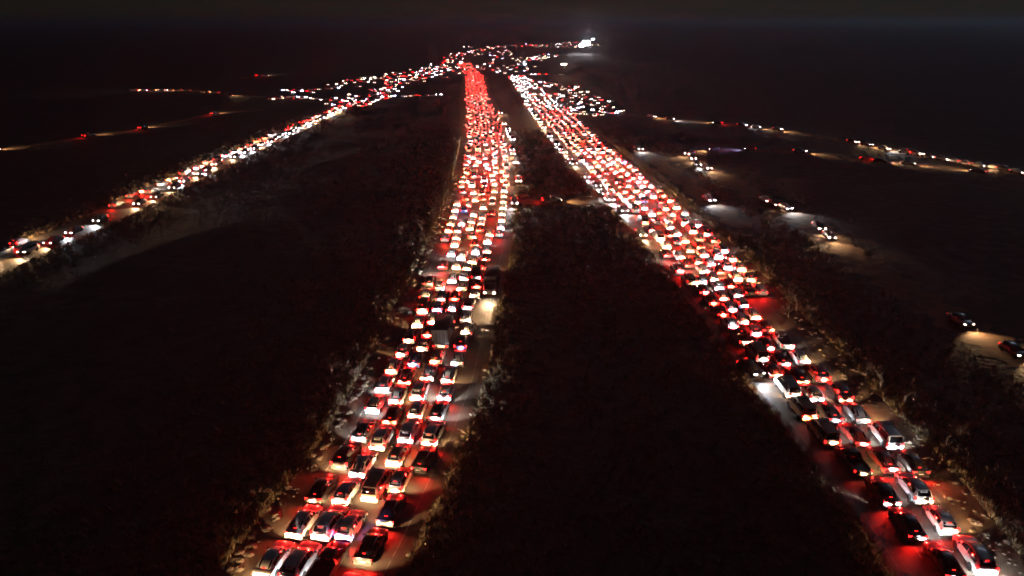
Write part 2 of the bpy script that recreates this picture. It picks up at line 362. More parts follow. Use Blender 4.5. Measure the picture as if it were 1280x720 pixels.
PARTS = {}                       # kind -> list of (name, mesh, location, sub) ; body first
ONE = {}                         # kind -> MB with everything, for cars too small to show parts
for kind, sp in SPEC.items():
    w, L_, cab = sp['w'], sp['L'], sp['cab']; y0 = -L_ / 2; y1 = L_ / 2
    P = []
    b = MB(); b.loft([body_ring(*s_) for s_ in sp['body']], M['paint'])
    rings = []
    for y, zb, zt, wb, wt in cab:
        half = [(wb, zb - .06), (wb, zb), (wb + (wt - wb) * .93, zb + (zt - zb) * .9), (wt * .90, zt), (wt * .45, zt + .02)]
        rings.append([(x, y, z) for x, z in half] + [(-x, y, z) for x, z in half[::-1]])
    b.loft(rings, M['paint'])
    for yy in sp['wh']:                                                  # dark wheel arches
        for sx in (-1, 1):
            n = 10; rr = sp['wr'] * 1.17
            v = [(sx * (w + .004), yy, sp['wr'])] + [(sx * (w + .004), yy + math.cos(math.pi * k / n) * rr, sp['wr'] + math.sin(math.pi * k / n) * rr) for k in range(n + 1)]
            v += [(sx * (w + .004), yy - rr, .2), (sx * (w + .004), yy + rr, .2)]
            fs = [(0, 1 + k, 2 + k) for k in range(n)] + [(0, n + 1, n + 2), (0, n + 2, n + 3), (0, n + 3, 1)]
            b.add(v, fs if sx > 0 else [q[::-1] for q in fs], M['trim'])
    if kind == 'pickup':
        b.box(-.92, -.84, -2.56, -.5, .76, 1.06, M['paint']); b.box(.84, .92, -2.56, -.5, .76, 1.06, M['paint'])
        b.box(-.839, .839, -2.50, -.53, .80, .822, M['trim'])
    P.append(('body', b, (0, 0, 0)))
    if kind == 'pickup':
        t = MB(); t.box(-.835, .835, -2.58, -2.53, .76, 1.05, M['paint']); P.append(('tailgate', t, (0, 0, 0)))
    t = MB(); t.add(*glass_top(cab, *sp['rw']), M['glass']); P.append(('rear_window', t, (0, 0, 0)))
    t = MB(); t.add(*glass_top(cab, *sp['ws']), M['glass']); P.append(('windscreen', t, (0, 0, 0)))
    for sx in (-1, 1):
        for a_, c_ in ((sp['sw'][0], sp['pil'] - .05), (sp['pil'] + .05, sp['sw'][1])):
            t = MB(); t.add(*glass_side(cab, a_, c_, sx), M['glass']); P.append(('side_window', t, (0, 0, 0)))
    yb = sp['body'][0][0]
    t = MB(); t.box(-w * .93, w * .93, yb - .05, yb + .35, .30 + (.06 if w > .9 else 0), .52 + (.06 if w > .9 else 0), M['paint'], .05)
    t.box(-w * .7, w * .7, yb - .056, yb, .28, .36, M['trim']); P.append(('rear_bumper', t, (0, 0, 0)))
    t = MB(); t.box(-.26, .26, yb - .065, yb - .045, .56, .68, M['plate']); P.append(('licence_plate', t, (0, 0, 0)))
    tx0, tx1 = sp['tx']; tz0, tz1 = sp['tz']; yt = rear_y(sp, (tz0 + tz1) / 2)
    for sx in (-1, 1):
        t = MB(); xa, xb = sorted((sx * tx0, sx * tx1)); t.box(xa, xb, yt - .035, yt + .16, tz0, tz1, 'TAIL', .02); P.append(('tail_lamp', t, (0, 0, 0)))
    zb, zt, _, _ = interp_cab(cab, sp['rw'][1] - .02)
    t = MB(); yy = sp['rw'][1] + (.02 if kind == 'sedan' else -.02)
    if kind == 'sedan': yy, zt = sp['rw'][0] + .03, 1.05
    t.box(-.13, .13, yy - .05, yy, zt - .01, zt + .03, 'THIRD'); P.append(('brake_lamp', t, (0, 0, 0)))
    yh = sp['body'][-3][0]
    for sx in (-1, 1):
        xa, xb = sorted((sx * .44, sx * (w - .10))); t = MB(); t.box(xa, xb, yh - .25, yh + .06, sp['hz'][0], sp['hz'][1], M['glass'], .03)
        zz = sp['hz']; t.add([(xa + .03, yh + .066, zz[0] + .01), (xb - .03, yh + .066, zz[0] + .01), (xb - .03, yh + .066, zz[1] - .035), (xa + .03, yh + .066, zz[1] - .035)], [(3, 2, 1, 0)], 'HEAD')
        xo = sx * (w - .10 + .006); q = [(xo, yh - .17, zz[0] + .01), (xo, yh + .03, zz[0] + .01), (xo, yh + .03, zz[1] - .035), (xo, yh - .17, zz[1] - .035)]; t.add(q, [(0, 1, 2, 3)] if sx > 0 else [(3, 2, 1, 0)], 'WRAP'); P.append(('headlamp', t, (0, 0, 0)))
    for sx in (-1, 1):
        xa, xb = sorted((sx * (w - .05), sx * (w + .17))); t = MB(); ym = sp['ws'][1] - .35; t.box(xa, xb, ym - .1, ym + .02, cab[2][1] + .0, cab[2][1] + .15, M['trim'], .03); P.append(('wing_mirror', t, (0, 0, 0)))
    for yy in sp['wh']:
        for sx in (-1, 1):
            t = MB(); wheel_mesh(sp['wr'], .21, 0, t, M['tyre']); P.append(('wheel', t, (sx * (w - .085), yy, sp['wr'])))
    if kind in ('suv', 'van'):
        for sx in (-1, 1):
            t = MB(); xx = sx * (cab[3][4] - .05); t.box(xx - .02, xx + .02, cab[2][0] + .1, cab[4][0] - .1, cab[3][2] + .03, cab[3][2] + .075, M['trim']); P.append(('roof_rail', t, (0, 0, 0)))
    if kind == 'van':
        t = MB()
        for k in range(5): t.box(-.6, .6, .0 + k * .13, .05 + k * .13, 1.99, 2.06, M['plate'])
        t.box(-.62, -.58, -.05, .6, 1.97, 2.1, M['plate']); t.box(.58, .62, -.05, .6, 1.97, 2.1, M['plate'])
        P.append(('roof_rack', t, (0, 0, 0)))
    PARTS[kind] = P
    one = MB()
    for nm, t, l in P: one.merge(t, *l)
    ONE[kind] = one

MC = {}                          # mesh cache by (kind, part index, tail state, head state)
SUBST = {'TAIL': ('tail_on', 'tail_dim'), 'HEAD': ('head', 'head_white', 'head_blue')}
def resolve(mb, tail, head, wrap=False):
    c = MB(); c.v, c.f, c.m = mb.v, mb.f, mb.m
    c.mats = [M[tail] if q == 'TAIL' else M[head] if q == 'HEAD' else M['third_on' if tail == 'tail_on' else 'third_dim'] if q == 'THIRD' else (M[head] if wrap else M['glass']) if q == 'WRAP' else q for q in mb.mats]; return c
def part_mesh(kind, i, tail, head, wrap=False):
    nm, mb, l = PARTS[kind][i]
    key = (kind, i, tail if 'TAIL' in mb.mats or 'THIRD' in mb.mats else '', (head, wrap) if 'HEAD' in mb.mats else '')
    if key not in MC: MC[key] = resolve(mb, tail, head, wrap).build(nm)
    return MC[key]
def one_mesh(kind, tail, head, wrap=False):
    key = (kind, 'one', tail, head, wrap)
    if key not in MC: MC[key] = resolve(ONE[kind], tail, head, wrap).build(kind)
    return MC[key]
RIM = {}
for kind, sp in SPEC.items():
    t = MB(); rim_mesh(sp['wr'], .21, t, M['rim']); RIM[kind] = t.build('rim')

def spot(name, color, power, cone, blend, r):
    l = bpy.data.lights.new(name, 'SPOT'); l.energy = power; l.color = color; l.spot_size = R(cone); l.spot_blend = blend; l.shadow_soft_size = r; return l
HC = {'head': (1, .60, .29), 'head_white': (.92, .96, 1), 'head_blue': (.30, .36, 1)}
LD = {}
for k, c in HC.items():
    LD[k] = spot(k + '_beam', c, HEAD_W, 74, 1., .06); LD[k + '_pair'] = spot(k + '_pair_beam', c, HEAD_W * 2, 74, 1., .3)
LD['tail_on'] = spot('brake_lamp_light', (1, .012, .008), TAIL_W, 170, .6, .08); LD['tail_dim'] = spot('tail_lamp_light', (1, .03, .02), DIM_W, 170, .6, .08)
LD['tail_on_pair'] = spot('brake_lamp_pair_light', (1, .012, .008), TAIL_W * 2, 170, .6, .4); LD['tail_dim_pair'] = spot('tail_lamp_pair_light', (1, .03, .02), DIM_W * 2, 170, .6, .4)

LD['far_red'] = spot('far_brake_light', (1, .012, .008), TAIL_W * 5, 170, .6, .6)
NAME = {'sedan': 'sedan_car', 'hatchback': 'hatchback_car', 'suv': 'suv', 'van': 'minivan', 'pickup': 'pickup_truck'}
CAT = {'sedan': 'car', 'hatchback': 'car', 'suv': 'suv', 'van': 'van', 'pickup': 'pickup truck'}
WORD = {'sedan': 'saloon', 'hatchback': 'hatchback', 'suv': 'SUV', 'van': 'minivan', 'pickup': 'pickup'}
def lamps(root, sp, tail, head, full):
    y = sp['L'] / 2; hz = (sp['hz'][0] + sp['hz'][1]) / 2; tz = sum(sp['tz']) / 2; tx = sum(sp['tx']) / 2
    if full:
        for sx in (-1, 1):
            o = link('headlamp_beam', LD[head], root); o.location = (sx * .62, y + .05, hz); o.rotation_euler = (R(90 - 10), 0, 0); o.scale = (2.0, .62, 1)
            o = link('tail_lamp_light', LD[tail], root); o.location = (sx * tx, -y - .06, tz); o.rotation_euler = (R(-90), 0, 0)
    else:
        o = link('headlamp_beam', LD[head + '_pair'], root); o.location = (0, y + .05, hz); o.rotation_euler = (R(90 - 10), 0, 0); o.scale = (2.0, .62, 1)
        if tail == 'tail_on': o = link('tail_lamp_light', LD[tail + '_pair'], root); o.location = (0, -y - .06, tz); o.rotation_euler = (R(-90), 0, 0)

def vehicle(c):
    kind, sp = c['kind'], SPEC[c['kind']]
    depth = c['p'].y * math.cos(PITCH) + H * math.sin(PITCH)
    col = (*c['rgb'], 1)
    tail, head = c['tail'], c['head']
    if depth < 235:
        root = link(NAME[kind], None); root.empty_display_size = .5
        near = depth < 120
        for i, (nm, mb, l) in enumerate(PARTS[kind]):
            if not near and nm in ('licence_plate', 'wing_mirror', 'rear_bumper', 'side_window', 'roof_rail', 'wheel') and not (nm in ('side_window', 'wheel') and depth < 150): continue
            o = link(nm, part_mesh(kind, i, tail, head, c['back']), root); o.location = l; o.color = col
            if nm == 'wheel' and near: link('rim', RIM[kind], o)
    else:
        root = link(NAME[kind], one_mesh(kind, tail, head, c['back'])); root.color = col
    lamps(root, sp, tail, head, depth < 92)
    root.location = c['p']; root.rotation_euler.z = c['rz']
    tag(root, c['label'], CAT[kind], c['group'])
    return root

KS = ['sedan', 'hatchback', 'suv', 'van', 'pickup']
def pick_kind(): return random.choices(KS, (38, 26, 24, 8, 4))[0]
def pick_col(): return random.choices(['white', 'silver', 'grey', 'black', 'maroon', 'navy', 'beige'], (40, 20, 13, 14, 5, 4, 4))[0]
def pick_head(): return random.choices(['head', 'head_white', 'head_blue'], (66, 33, 1))[0]
K1 = {'s': 'sedan', 'h': 'hatchback', 'u': 'suv', 'v': 'van', 'p': 'pickup'}
C1 = {'w': 'white', 'i': 'silver', 'g': 'grey', 'k': 'black', 'r': 'maroon', 'b': 'navy', 'e': 'beige', 'o': 'orange_lit'}
# queue cars read off the photograph: rear-bottom pixel, body, colour, brake (1/0), headlamp
LEFT_PX = """329,722,s,w,1 366,717,u,w,0 399,724,p,k,0 365,679,s,w,1 401,672,u,w,1 425,688,h,w,1 455,700,s,k,1 474,658,s,k,1 391,636,s,k,1 426,629,h,w,1
462,629,v,e,0 495,623,h,e,1 424,587,u,k,1 454,592,s,w,0 491,585,h,e,1 522,583,s,k,1 448,555,s,g,1 472,562,u,w,0 508,549,u,w,0 537,550,u,w,1
465,518,h,w,0 488,528,s,r,1 520,516,h,w,0 544,525,s,g,1 478,490,s,w,1 494,506,s,w,1 523,494,u,w,0 555,502,h,w,1 489,469,s,w,1 505,483,s,r,1 535,471,s,w,1 558,475,s,w,1
515,463,s,b,1 528,393,v,o,1 546,393,h,w,0 563,391,s,w,1 584,393,u,g,0 522,411,s,w,0 539,412,s,w,1 561,409,u,k,0 581,406,s,w,0 511,431,u,g,0 535,424,s,r,1 583,421,s,w,0
503,449,h,w,1 527,444,h,w,0 575,441,u,k,1 546,456,s,e,1 572,455,s,i,0 568,310,h,w,1 564,322,h,i,0 576,326,s,w,0 593,310,s,r,1 594,319,s,w,1 608,323,s,w,1 609,306,s,w,1
553,338,s,r,1 571,338,h,i,0 590,335,h,w,0 603,337,s,r,1 607,329,s,k,1 562,355,s,w,1 582,346,h,w,0 536,359,s,k,1 579,357,u,w,0 548,367,h,w,0 575,367,s,w,0 594,352,v,k,0
597,366,s,r,1 534,376,s,w,1 552,376,s,b,0 568,378,s,r,1 593,374,h,w,0 571,294,s,w,1 570,300,s,w,1 577,283,s,w,1 589,281,s,w,0 587,289,s,w,0 601,284,s,w,1 600,291,s,r,1 612,297,s,w,1
592,272,h,w,0 604,263,u,e,0 603,276,s,i,1 614,271,s,r,1 580,267,u,b,0 615,258,u,k,0 594,253,s,w,0 592,244,s,w,1 607,240,s,r,1 618,242,s,w,1 604,252,s,r,1 582,252,s,r,1 579,243,s,k,1"""
RIGHT_PX = """1226,714,u,w,1 1176,706,s,k,1 1197,724,s,k,1 1133,661,s,k,1 1175,658,h,w,1 1103,620,s,k,1 1144,620,u,i,0 1070,586,p,k,0 1110,588,s,r,1 1140,585,s,k,1 1076,557,s,r,0
1108,552,v,w,0 1035,553,v,o,0 1006,520,v,o,0 988,494,v,w,0 1025,508,h,w,0 1005,484,s,k,1 1026,476,u,r,1 1050,496,u,k,1 1044,529,s,k,1 1072,523,s,g,0 968,471,s,r,1 980,460,s,r,1
1004,457,s,w,0 954,454,v,e,0 960,441,s,r,1 984,437,p,e,0 945,422,h,w,1 922,420,s,w,1 959,416,s,r,1 929,408,s,w,1 947,404,s,w,1 911,406,s,r,1 901,395,s,r,1 916,395,s,w,1 931,388,h,w,0
937,440,p,k,1 850,343,s,r,1 876,373,u,e,0 881,344,s,w,0 878,357,h,w,0 900,364,h,w,0 907,380,s,w,1 889,382,s,r,1 920,370,s,r,1 835,323,s,r,1 853,328,s,w,1 860,333,s,r,1
864,317,s,w,1 874,313,s,r,1 880,323,s,w,1 876,334,h,e,1 889,335,s,w,1 895,353,h,w,0 900,344,s,r,1 839,288,s,w,1 836,298,s,r,1 848,298,s,w,1 858,303,s,w,1 932,384,h,w,0"""
CARS = []
def add_car(road, p, rz, kind, cname, brake, head, where, back=False):
    L_ = SPEC[kind]['L']
    j = random.uniform(.8, 1.15); rgb = tuple(min(.8, q * j) for q in PAINT[cname])
    CARS.append(dict(road=road, p=p, rz=rz, kind=kind, col=cname, rgb=rgb, tail='tail_on' if brake else 'tail_dim', head=head, where=where, L=L_, w=SPEC[kind]['w'], back=back))
for road, txt, where in ((ROAD_L, LEFT_PX, 'L'), (ROAD_R, RIGHT_PX, 'R')):
    for t in txt.split():
        u, v, k, c, br = t.split(','); q = ground(float(u), float(v), .2); q.z = 0
        kind = K1[k]; f_ = road.frac(q); rz = road.head(q.y, f_) + random.uniform(-.02, .02)
        p = q + Vector((-math.sin(rz), math.cos(rz), 0)) * (SPEC[kind]['L'] / 2)
        hd = 'head_blue' if (u, v) in (('399', '724'), ('539', '412'), ('577', '283'), ('947', '404')) else pick_head()  # blue beams given to these cars to throw blue patches ahead
        add_car(road, p, rz, kind, C1[c], br == '1', hd, where)

# the queue goes on just behind the last cars in view
for i in [k for k, c in enumerate(CARS) if c['p'].y < 56.5]:
    c = CARS[i]; d = Vector((-math.sin(c['rz']), math.cos(c['rz']), 0))
    if any(o is not c and abs(o['p'].x - c['p'].x) < 1.6 and 0 < c['p'].y - o['p'].y < 9 for o in CARS): continue
    add_car(c['road'], c['p'] - d * (c['L'] / 2 + 4.3), c['rz'], 'sedan', 'silver', 1, 'head_white' if i % 3 else 'head', c['where'])
def fill(road, ya, yb, lanes, where, back_lanes=(), back_from=1e9, skip=.06, gap=(.9, 2.6)):
    for li, f0 in enumerate(lanes):
        y = ya + random.uniform(0, 4)
        while y < yb:
            kind = pick_kind(); L_ = SPEC[kind]['L']; y += L_ / 2
            if random.random() > skip:
                p = road.at(y, f0) + Vector((random.gauss(0, .45), 0, 0)); back = li in back_lanes or (y > back_from and random.random() < .75)
                rz = road.head(y, f0) + random.uniform(-.03, .03) + (math.pi if back else 0)
                add_car(road, p, rz, kind, pick_col(), random.random() < .84, random.choice(('head', 'head_white', 'head_white')) if back else pick_head(), where, back)
            y += L_ / 2 + random.uniform(*gap)
fill(ROAD_L, 199, 400, (.10, .29, .48, .67, .86), 'L')
fill(ROAD_L, 400, 690, (.10, .29, .48, .67, .86), 'L', skip=.14, gap=(.9, 5))
fill(ROAD_L, 690, 820, (.1, .29, .48, .67, .86), 'L', skip=.62, gap=(1, 14))
fill(ROAD_L, 160, 430, (1.07,), 'L', back_lanes=(0,), skip=.45, gap=(2, 16))
fill(ROAD_R, 168, 400, (.25, .42, .60, .78, .95), 'R')
fill(ROAD_R, 150, 420, (.05,), 'R', back_lanes=(0,), skip=.3, gap=(2, 9))
fill(ROAD_R, 400, 640, (.12, .3, .48, .66, .84), 'R', back_from=0, skip=.38, gap=(1.5, 7))
fill(ROAD_S, 215, 420, (.72,), 'S', back_lanes=(0,), skip=.12, gap=(1.5, 5))
fill(ROAD_S, 190, 420, (.28,), 'S', skip=.1, gap=(1.5, 5))
def fill_free(road, ya, yb, lanes, where):
    for f0 in lanes:
        y = ya
        while y < yb:
            kind = pick_kind(); L_, w_ = SPEC[kind]['L'], SPEC[kind]['w']; p = road.at(y, f0)
            if all(abs(o['p'].x - p.x) > w_ + o['w'] + .25 or abs(o['p'].y - y) > (L_ + o['L']) / 2 + .7 for o in CARS):
                add_car(road, p, road.head(y, f0) + random.uniform(-.03, .03), kind, pick_col(), random.random() < .84, pick_head(), where); y += L_ + 1
            y += .8
fill_free(ROAD_L, 150, 204, (.10, .29, .48, .67, .86), 'L')
fill_free(ROAD_L, 112, 150, (.16, .39, .62, .85), 'L')
fill_free(ROAD_R, 118, 175, (.22, .42, .61, .80, .96), 'R')
# service road near end and strays on the dirt tracks: pixel, heading mode (f: lamps towards the camera side of the track, a: away)
for u, v, mode, hd in ((4, 318, 'f', 'head'), (36, 316, 'f', 'head'), (26, 306, 'a', 'head'), (68, 304, 'f', 'head'), (93, 292, 'f', 'head_white'), (126, 277, 'f', 'head_white'), (146, 258, 'a', 'head'), (175, 256, 'f', 'head'),
                       (168, 246, 'a', 'head'), (197, 247, 'f', 'head'), (186, 240, 'a', 'head'), (219, 236, 'f', 'head'), (205, 232, 'a', 'head'), (231, 228, 'f', 'head_white')):
    q = ground(u, v); back = mode == 'f'; rz = ROAD_S.head(q.y) + (math.pi if back else 0)
    add_car(ROAD_S, q, rz, random.choice(('sedan', 'suv', 'hatchback')), random.choice(('black', 'grey', 'white')), random.random() < .6, hd, 'S', back)
def on_track(ti, u, v, fwd, head, brake=0, kind=None):
    q = ground(u, v); T = TRACKS[ti]; i = min(range(len(T)), key=lambda k: (T[k] - q).length)
    d = T[min(i + 1, len(T) - 1)] - T[max(i - 1, 0)]
    if not fwd: d = -d
    rz = math.atan2(q.x, -q.y) + .4 if ti == 8 else math.atan2(-d.x, d.y)
    add_car(None, q, rz, kind or random.choice(('sedan', 'suv', 'hatchback', 'pickup')), 'black' if ti == 7 else random.choice(('black', 'grey', 'silver', 'black', 'white')), brake, head, 'T%d' % ti, True)
for a in ((0, 815, 147, 1, 'head'), (0, 838, 150, 1, 'head_white'), (0, 897, 155, 0, 'head', 1), (0, 928, 158, 1, 'head_white'), (0, 946, 160, 1, 'head'), (0, 972, 163, 1, 'head'), (0, 1066, 179, 1, 'head'), (0, 1083, 182, 1, 'head'),
          (0, 1105, 187, 1, 'head_white'), (0, 1132, 192, 0, 'head', 1), (0, 1145, 194, 1, 'head'), (0, 1160, 198, 1, 'head'), (0, 1178, 201, 1, 'head'), (0, 1191, 203, 0, 'head', 1), (0, 1207, 206, 1, 'head_white'), (0, 1222, 209, 1, 'head'),
          (0, 1240, 211, 0, 'head', 1), (0, 1256, 214, 1, 'head'), (0, 1271, 217, 1, 'head'), (1, 862, 194, 0, 'head'), (1, 891, 188, 0, 'head'), (1, 937, 188, 0, 'head_blue'), (1, 1000, 191, 1, 'head'), (1, 1085, 201, 1, 'head_blue'),
          (1, 1100, 203, 1, 'head', 1), (1, 1135, 206, 1, 'head'), (1, 1223, 216, 0, 'head'), (2, 866, 200, 1, 'head'), (2, 871, 207, 1, 'head_white'), (2, 883, 212, 1, 'head'), (2, 957, 252, 1, 'head'), (2, 968, 257, 1, 'head'),
          (2, 982, 262, 1, 'head_white'), (2, 1023, 287, 1, 'head'), (2, 1036, 298, 1, 'head'), (2, 1200, 404, 1, 'head'), (2, 1266, 443, 1, 'head'), (4, 169, 114, 0, 'head', 1), (4, 180, 114, 0, 'head', 1), (4, 192, 114, 0, 'head_blue'),
          (4, 203, 114, 0, 'head'), (4, 213, 114, 0, 'head_white'), (4, 224, 114, 0, 'head'), (4, 235, 114, 0, 'head'), (4, 260, 116, 0, 'head'), (4, 272, 117, 0, 'head'), (4, 287, 119, 1, 'head'), (5, 112, 171, 1, 'head', 1), (5, 179, 161, 1, 'head', 1),
          (5, 268, 143, 1, 'head', 1), (6, 323, 95, 1, 'head', 1), (6, 332, 95, 1, 'head', 1), (7, 690, 253, 1, 'head', 1), (8, 798, 188, 1, 'head_white'), (8, 886, 252, 1, 'head_white'), (5, -8, 189, 1, 'head')):
    on_track(*a)
# the bike-sized stray with bluish lamps on the near verge of the right road
add_car(ROAD_R, ground(938, 466), R(200), 'hatchback', 'black', 0, 'head_white', 'V', True)

# push overlapping neighbours apart along the road
qs = [c for c in CARS if c['road'] is not None]
for it in range(40):
    qs.sort(key=lambda c: c['p'].y); moved = False
    for i, a in enumerate(qs):
        for b in qs[i + 1:i + 40]:
            dy = b['p'].y - a['p'].y
            if dy > 8: break
            dx = b['p'].x - a['p'].x; need = (a['L'] + b['L']) / 2 + .55; wide = a['w'] + b['w'] + .22
            if dy < need and abs(dx) < wide:
                px, py = wide - abs(dx), need - dy; moved = True
                if px < .75 or dy < 1.2: s_ = math.copysign(px / 2 + .01, dx); a['p'].x -= s_; b['p'].x += s_
                else: a['p'].y -= py / 2 * .8; b['p'].y += py / 2 * .8
    if not moved: break

# ---- box truck (cab, cargo box, six wheels)
def truck_parts():
    P = []
    t = MB(); t.box(-1.0, 1.0, -3.9, 3.6, .55, .82, M['trim']); P.append(('chassis', t, (0, 0, 0)))
    t = MB(); t.box(-1.2, 1.2, -4.0, 2.0, .85, 3.25, M['cargo'], .06)
    for k in range(9): t.box(-1.215, 1.215, -3.8 + k * .7, -3.74 + k * .7, .95, 3.15, M['cargo'])
    P.append(('cargo_box', t, (0, 0, 0)))
    for sx in (-1, 1):
        t = MB(); xa, xb = sorted((sx * .02, sx * 1.14)); t.box(xa, xb, -4.03, -4.002, .95, 3.12, M['cargo']); t.box(sx * .2 - .02, sx * .2 + .02, -4.06, -4.031, 1.0, 3.08, M['steel']); t.box(sx * .8 - .02, sx * .8 + .02, -4.06, -4.031, 1.0, 3.08, M['steel']); P.append(('rear_door', t, (0, 0, 0)))
    t = MB(); t.loft([[(x * a, y, z) for x, z in ((1.08, .6), (1.1, 1.5), (.98, h), (-.98, h), (-1.1, 1.5), (-1.08, .6))] for y, h, a in ((2.1, 2.55, 1), (3.1, 2.6, 1), (3.45, 2.4, .99), (3.85, 1.6, .97), (3.95, 1.2, .95), (3.97, .9, .93))], M['paint']); P.append(('cab', t, (0, 0, 0)))
    t = MB(); t.add([(-.9, 3.87, 1.6), (.9, 3.87, 1.6), (.86, 3.49, 2.36), (-.86, 3.49, 2.36)], [(0, 1, 2, 3)][::-1], M['glass']); t.f = [q[::-1] for q in t.f]; P.append(('windscreen', t, (0, 0, 0)))
    for sx in (-1, 1):
        xa, xb = sorted((sx * .62, sx * .98)); t = MB(); t.box(xa, xb, 3.9, 4.0, .88, 1.08, 'HEAD', .02); P.append(('headlamp', t, (0, 0, 0)))
        xa, xb = sorted((sx * .75, sx * 1.1)); t = MB(); t.box(xa, xb, -4.04, -3.9, .66, .80, 'TAIL'); P.append(('tail_lamp', t, (0, 0, 0)))
        for yy in (2.9, -1.9, -2.9):
            t = MB(); wheel_mesh(.48, .32, 0, t, M['tyre']); P.append(('wheel', t, (sx * .98, yy, .48)))
    return P
PARTS['truck'] = truck_parts()
SPEC['truck'] = dict(L=8.0, w=1.22, hz=(.9, 1.08), tz=(.66, .8), tx=(.75, 1.1), wr=.48)
t = MB(); rim_mesh(.48, .32, t, M['rim']); RIM['truck'] = t.build('rim')
NAME['truck'], CAT['truck'], WORD['truck'] = 'box_truck', 'truck', 'box truck'
for u, v, back, road in ((612, 371, True, ROAD_L), (549, 438, False, ROAD_L)):
    q = ground(u, v); rz = road.head(q.y, .9) + (math.pi if back else 0)
    p = q + Vector((-math.sin(rz), math.cos(rz), 0)) * (-4.0 if back else 4.0)
    CARS.append(dict(road=road, p=p, rz=rz, kind='truck', col='grey', rgb=(.06, .06, .065), tail='tail_dim', head='head', where='L', L=8.0, w=1.22, back=back))

qs = [c for c in CARS if c['road'] is not None]
for it in range(60):
    qs.sort(key=lambda c: c['p'].y); moved = False
    for i, a in enumerate(qs):
        for b in qs[i + 1:i + 40]:
            dy = b['p'].y - a['p'].y
            if dy > 8.6: break
            dx = b['p'].x - a['p'].x; need = (a['L'] + b['L']) / 2 + .5; wide = a['w'] + b['w'] + .2
            if dy < need and abs(dx) < wide:
                px, py = wide - abs(dx), need - dy; moved = True
                if px < .75 or dy < 1.2: s_ = math.copysign(px / 2 + .01, dx); a['p'].x -= s_; b['p'].x += s_
                else: a['p'].y -= py / 2 * .8; b['p'].y += py / 2 * .8
    if not moved: break

# ---- which vehicles are individuals: the nearest ones; the rest is one mass of traffic per road
CARS.sort(key=lambda c: c['p'].length)
ncar, single, mass = 0, [], []
for c in CARS:
    iscar = CAT[c['kind']] == 'car'; tr = c['where'][0] in 'TV'
    if tr or (c['p'].y < 900 and ncar < 262 and c['p'].length < 420): single.append(c); ncar += iscar
    else: mass.append(c)
# labels from the vehicle's look and its neighbours in the queue
RN = {'L': 'middle road', 'R': 'road beside the dirt tracks', 'S': 'narrow two-way road'}
def lane_word(c):
    f_ = c['road'].frac(c['p'])
    if c['where'] == 'S': return ''
    side = f_ if c['where'] == 'R' else 1 - f_
    return 'median lane' if side < .24 else 'second lane' if side < .5 else 'third lane' if side < .75 else 'verge lane'
tracks_seen = {}
for c in single:
    br = 'braking' if c['tail'] == 'tail_on' else 'dim-lamped'
    me_ = '%s %s' % (c['col'], WORD[c['kind']])
    if c['where'][0] in 'LRS':
        if c['kind'] == 'truck':
            c['label'] = ('dark box truck facing its headlamps against the queue, at the edge of the middle road' if c['back'] else 'tall dark box truck seen from behind, boxed in by cars on the middle road')
            c['group'] = 'box trucks on the middle road'; continue
        same = [o for o in CARS if o is not c and o['where'] == c['where'] and abs(o['p'].x - c['p'].x) < 1.7 and abs(o['p'].y - c['p'].y) < 16]
        ah = min((o for o in same if o['p'].y > c['p'].y), key=lambda o: o['p'].y, default=None); bh = max((o for o in same if o['p'].y < c['p'].y), key=lambda o: o['p'].y, default=None)
        nb = lambda o: 'open road' if o is None else '%s %s' % (o['col'], WORD[o['kind']])
        ln = lane_word(c)
        if c['where'] == 'S':
            c['label'] = '%s %s, narrow two-way road, between %s and %s' % (me_, 'oncoming' if c['back'] else br, nb(ah), nb(bh))
        elif c['back']:
            c['label'] = '%s facing the queue, %s edge, between %s and %s' % (me_, 'middle road' if c['where'] == 'L' else 'track-side road', nb(ah), nb(bh))
        else:
            c['label'] = '%s %s, %s %s, behind %s, before %s' % (me_, br, 'middle road' if c['where'] == 'L' else 'track-side road', ln, nb(ah), nb(bh))
        c['group'] = {'L': 'vehicles queuing on the middle road', 'R': 'vehicles queuing on the road beside the dirt tracks', 'S': 'vehicles on the narrow two-way road'}[c['where']]
    elif c['where'] == 'V':
        c['label'] = 'black hatchback with bluish headlamps stopped crosswise on the median verge'; c['group'] = 'vehicles off the road'
    else:
        ti = int(c['where'][1:]); tracks_seen.setdefault(ti, []).append(c)
TW = {0: 'the long outer dirt track', 1: 'the dirt loop off the forked track', 2: 'the diagonal dirt track', 4: 'the dirt track crossing the far field', 5: 'the dirt track approaching the narrow road', 6: 'the short farthest dirt track', 7: 'the dirt crossing on the median', 8: 'the footpath along the tracks'}
ORD = ['first', 'second', 'third', 'fourth', 'fifth', 'sixth', 'seventh', 'eighth', 'ninth', 'tenth', 'eleventh', 'twelfth', 'thirteenth', 'fourteenth', 'fifteenth', 'sixteenth', 'seventeenth', 'eighteenth', 'nineteenth', 'twentieth']
for ti, L_ in tracks_seen.items():
    T = TRACKS[ti]; L_.sort(key=lambda c: min(range(len(T)), key=lambda k: (T[k] - c['p']).length))
    for i, c in enumerate(L_):
        c['label'] = '%s %s, %s vehicle along %s' % (c['col'], WORD[c['kind']] + (' with headlamps on' if c['tail'] == 'tail_dim' else ' showing red tail lamps'), ORD[i], TW[ti]); c['group'] = 'vehicles on the dirt tracks'
seen = {}
for c in single: seen.setdefault(c['label'], []).append(c)
for lab, L_ in seen.items():
    if len(L_) < 2 or L_[0]['road'] is None: continue
    for c in L_:
        o = min((o for o in CARS if o is not c and abs(o['p'].x - c['p'].x) > 1.8), key=lambda o: (o['p'] - c['p']).length)
        c['label'] = lab.split(', before')[0] + ', beside %s %s' % (o['col'], WORD[o['kind']])
one = MB()
for nm, t, l in PARTS['truck']: one.merge(t, *l)
ONE['truck'] = one
